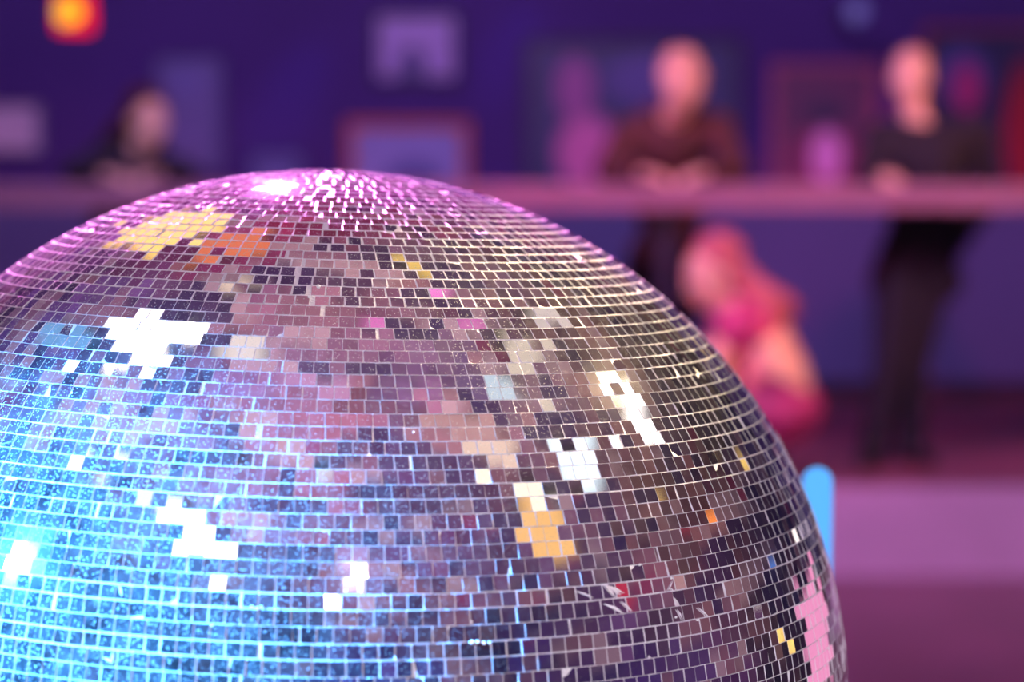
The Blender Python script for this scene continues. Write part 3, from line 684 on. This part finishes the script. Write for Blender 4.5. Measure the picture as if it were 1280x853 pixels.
M_HAIRB = mat('short_fair_hair', (0.55, 0.32, 0.24, 1), rough=0.6)
M_HAIRP = mat('reddish_long_hair', (0.42, 0.10, 0.13, 1), rough=0.55, vary=0.3, vscale=12)

# the man in the dark suit standing at the ledge
Y = 8.62
gz = PL
J = dict(head=at(1138, 98, Y), head_f=(-0.45, -1, -0.1), body_f=(-0.5, -0.85, 0), neck=at(1144, 150, Y), chest=at(1164, 200, Y), belly=at(1156, 262, Y), pelvis=at(1142, 322, Y),
         shL=at(1225, 168, Y + 0.05), shR=at(1100, 170, Y - 0.03), elR=at(1082, 232, Y - 0.10), wrR=at(1104, 220, 8.36), hdR=at(1118, 224, 8.2),
         elL=at(1234, 250, Y + 0.1), wrL=at(1188, 318, Y + 0.0), hdL=at(1175, 335, Y + 0.0), hipL=at(1162, 340, Y + 0.02), hipR=at(1122, 340, Y - 0.02), knL=at(1140, 455, Y), knR=at(1112, 455, Y - 0.08),
         anL=at(1138, 560, Y), anR=at(1092, 562, Y - 0.1))
for q, dx in (('L', 0.06), ('R', -0.08)): a = J['an' + q]; J['toe' + q] = Vector((a.x + dx, a.y - 0.16, gz)); a.z = gz + 0.09
person('man in a dark suit standing behind the ledge, one hand on it', J, M_SKIN, M_NAVY, M_DARKP, M_SHOE, M_HAIRB, origin=(J['pelvis'].x, Y, gz), topname='suit_jacket', skirt=[(-0.10, -0.10), (0.12, -0.10), (0.0, -0.10)])

# the man in the rust jacket leaning on the ledge
Y = 8.72
J = dict(head=at(852, 100, 8.46), head_f=(-0.8, -0.5, -0.75), body_f=(-0.1, -1, 0), neck=at(838, 148, 8.6), chest=at(838, 180, 8.68), belly=at(838, 258, 8.85), pelvis=at(832, 318, 8.95),
         shL=at(898, 160, 8.66), shR=at(785, 168, 8.62), elR=at(758, 214, 8.47), wrR=at(800, 217, 8.28), hdR=at(820, 219, 8.22), elL=at(922, 214, 8.48), wrL=at(882, 217, 8.30), hdL=at(865, 219, 8.24),
         hipL=at(855, 335, 8.95), hipR=at(808, 335, 8.95), knL=at(852, 440, 8.85), knR=at(800, 440, 8.85), anL=at(855, 540, 9.0), anR=at(795, 540, 9.0))
for q in 'LR': a = J['an' + q]; J['toe' + q] = Vector((a.x, a.y - 0.18, gz)); a.z = gz + 0.09
person('man in a rust-brown jacket leaning on the ledge with both forearms', J, M_SKIN, M_BROWN, M_DARKP, M_SHOE, M_HAIRB, origin=(J['pelvis'].x, 8.95, gz))

# dark-haired person at the left part of the ledge
J = dict(head=at(186, 152, 8.6), head_f=(0.5, -0.85, -0.2), body_f=(0.2, -1, 0), neck=at(172, 192, 8.66), chest=at(160, 222, 8.72), belly=at(155, 285, 8.86), pelvis=at(150, 335, 8.95),
         shL=at(212, 212, 8.7), shR=at(108, 212, 8.68), elR=at(92, 215, 8.48), wrR=at(130, 218, 8.30), hdR=at(150, 220, 8.24), elL=at(232, 215, 8.5), wrL=at(200, 218, 8.3), hdL=at(185, 220, 8.24),
         hipL=at(172, 348, 8.95), hipR=at(128, 348, 8.95), knL=at(175, 440, 8.75), knR=at(122, 440, 8.75), anL=at(172, 540, 9.0), anR=at(120, 540, 9.0))
for q in 'LR': a = J['an' + q]; J['toe' + q] = Vector((a.x, a.y - 0.18, gz)); a.z = gz + 0.09
person('person in dark clothes with dark red hair leaning on the ledge at the left', J, M_SKIN, M_NAVY, M_DARKP, M_SHOE, M_HAIRD, origin=(J['pelvis'].x, 8.95, gz), hair='long')

# crouching figure in the sequinned coat
def sequin():
    m = bpy.data.materials.new('pink_gold_sequins'); m.use_nodes = True
    nt = m.node_tree; N = nt.nodes; L = nt.links; b = N['Principled BSDF']; b.inputs['Roughness'].default_value = 0.35; b.inputs['Metallic'].default_value = 0.15
    tc = N.new('ShaderNodeTexCoord'); vo = N.new('ShaderNodeTexVoronoi'); vo.inputs['Scale'].default_value = 7; L.new(tc.outputs['Object'], vo.inputs['Vector'])
    r = N.new('ShaderNodeValToRGB'); r.color_ramp.interpolation = 'CONSTANT'
    e = r.color_ramp.elements; e[0].color = (0.5, 0.04, 0.20, 1); e[1].position = 0.45; e[1].color = (0.85, 0.42, 0.25, 1)
    for pos, c in ((0.62, (0.30, 0.03, 0.16, 1)), (0.78, (0.95, 0.60, 0.42, 1))): q = e.new(pos); q.color = c
    sp = N.new('ShaderNodeSeparateColor'); L.new(vo.outputs['Color'], sp.inputs[0]); L.new(sp.outputs[0], r.inputs['Fac']); L.new(r.outputs[0], b.inputs['Base Color'])
    return m
Y = 8.06
J = dict(head=at(888, 345, Y - 0.02), head_f=(-0.9, -0.45, -0.3), body_f=(-0.9, -0.3, 0), neck=at(905, 384, Y), chest=at(935, 418, Y), belly=at(965, 470, Y), pelvis=at(972, 512, Y),
         shL=at(925, 408, Y - 0.12), shR=at(945, 408, Y + 0.14), elL=at(890, 460, Y - 0.14), wrL=at(855, 430, Y - 0.1), hdL=at(842, 418, Y - 0.1), elR=at(895, 465, Y + 0.15), wrR=at(855, 450, Y + 0.12), hdR=at(845, 440, Y + 0.1),
         hipL=at(968, 520, Y - 0.07), hipR=at(968, 520, Y + 0.08), knL=at(890, 488, Y - 0.08), knR=at(892, 490, Y + 0.1), anL=at(950, 570, Y - 0.03), anR=at(940, 565, Y + 0.1))
for q in 'LR': a = J['an' + q]; J['toe' + q] = Vector((a.x - 0.16, a.y, gz)); a.z = gz + 0.09
person('crouching person in a pink and gold sequinned coat with long reddish hair', J, M_SKIN, sequin(), mat('magenta_leggings', (0.40, 0.03, 0.16, 1), rough=0.6), M_SHOE, M_HAIRP, hair='long', s=1.12, origin=(J['pelvis'].x, Y, gz), topname='sequinned_coat')
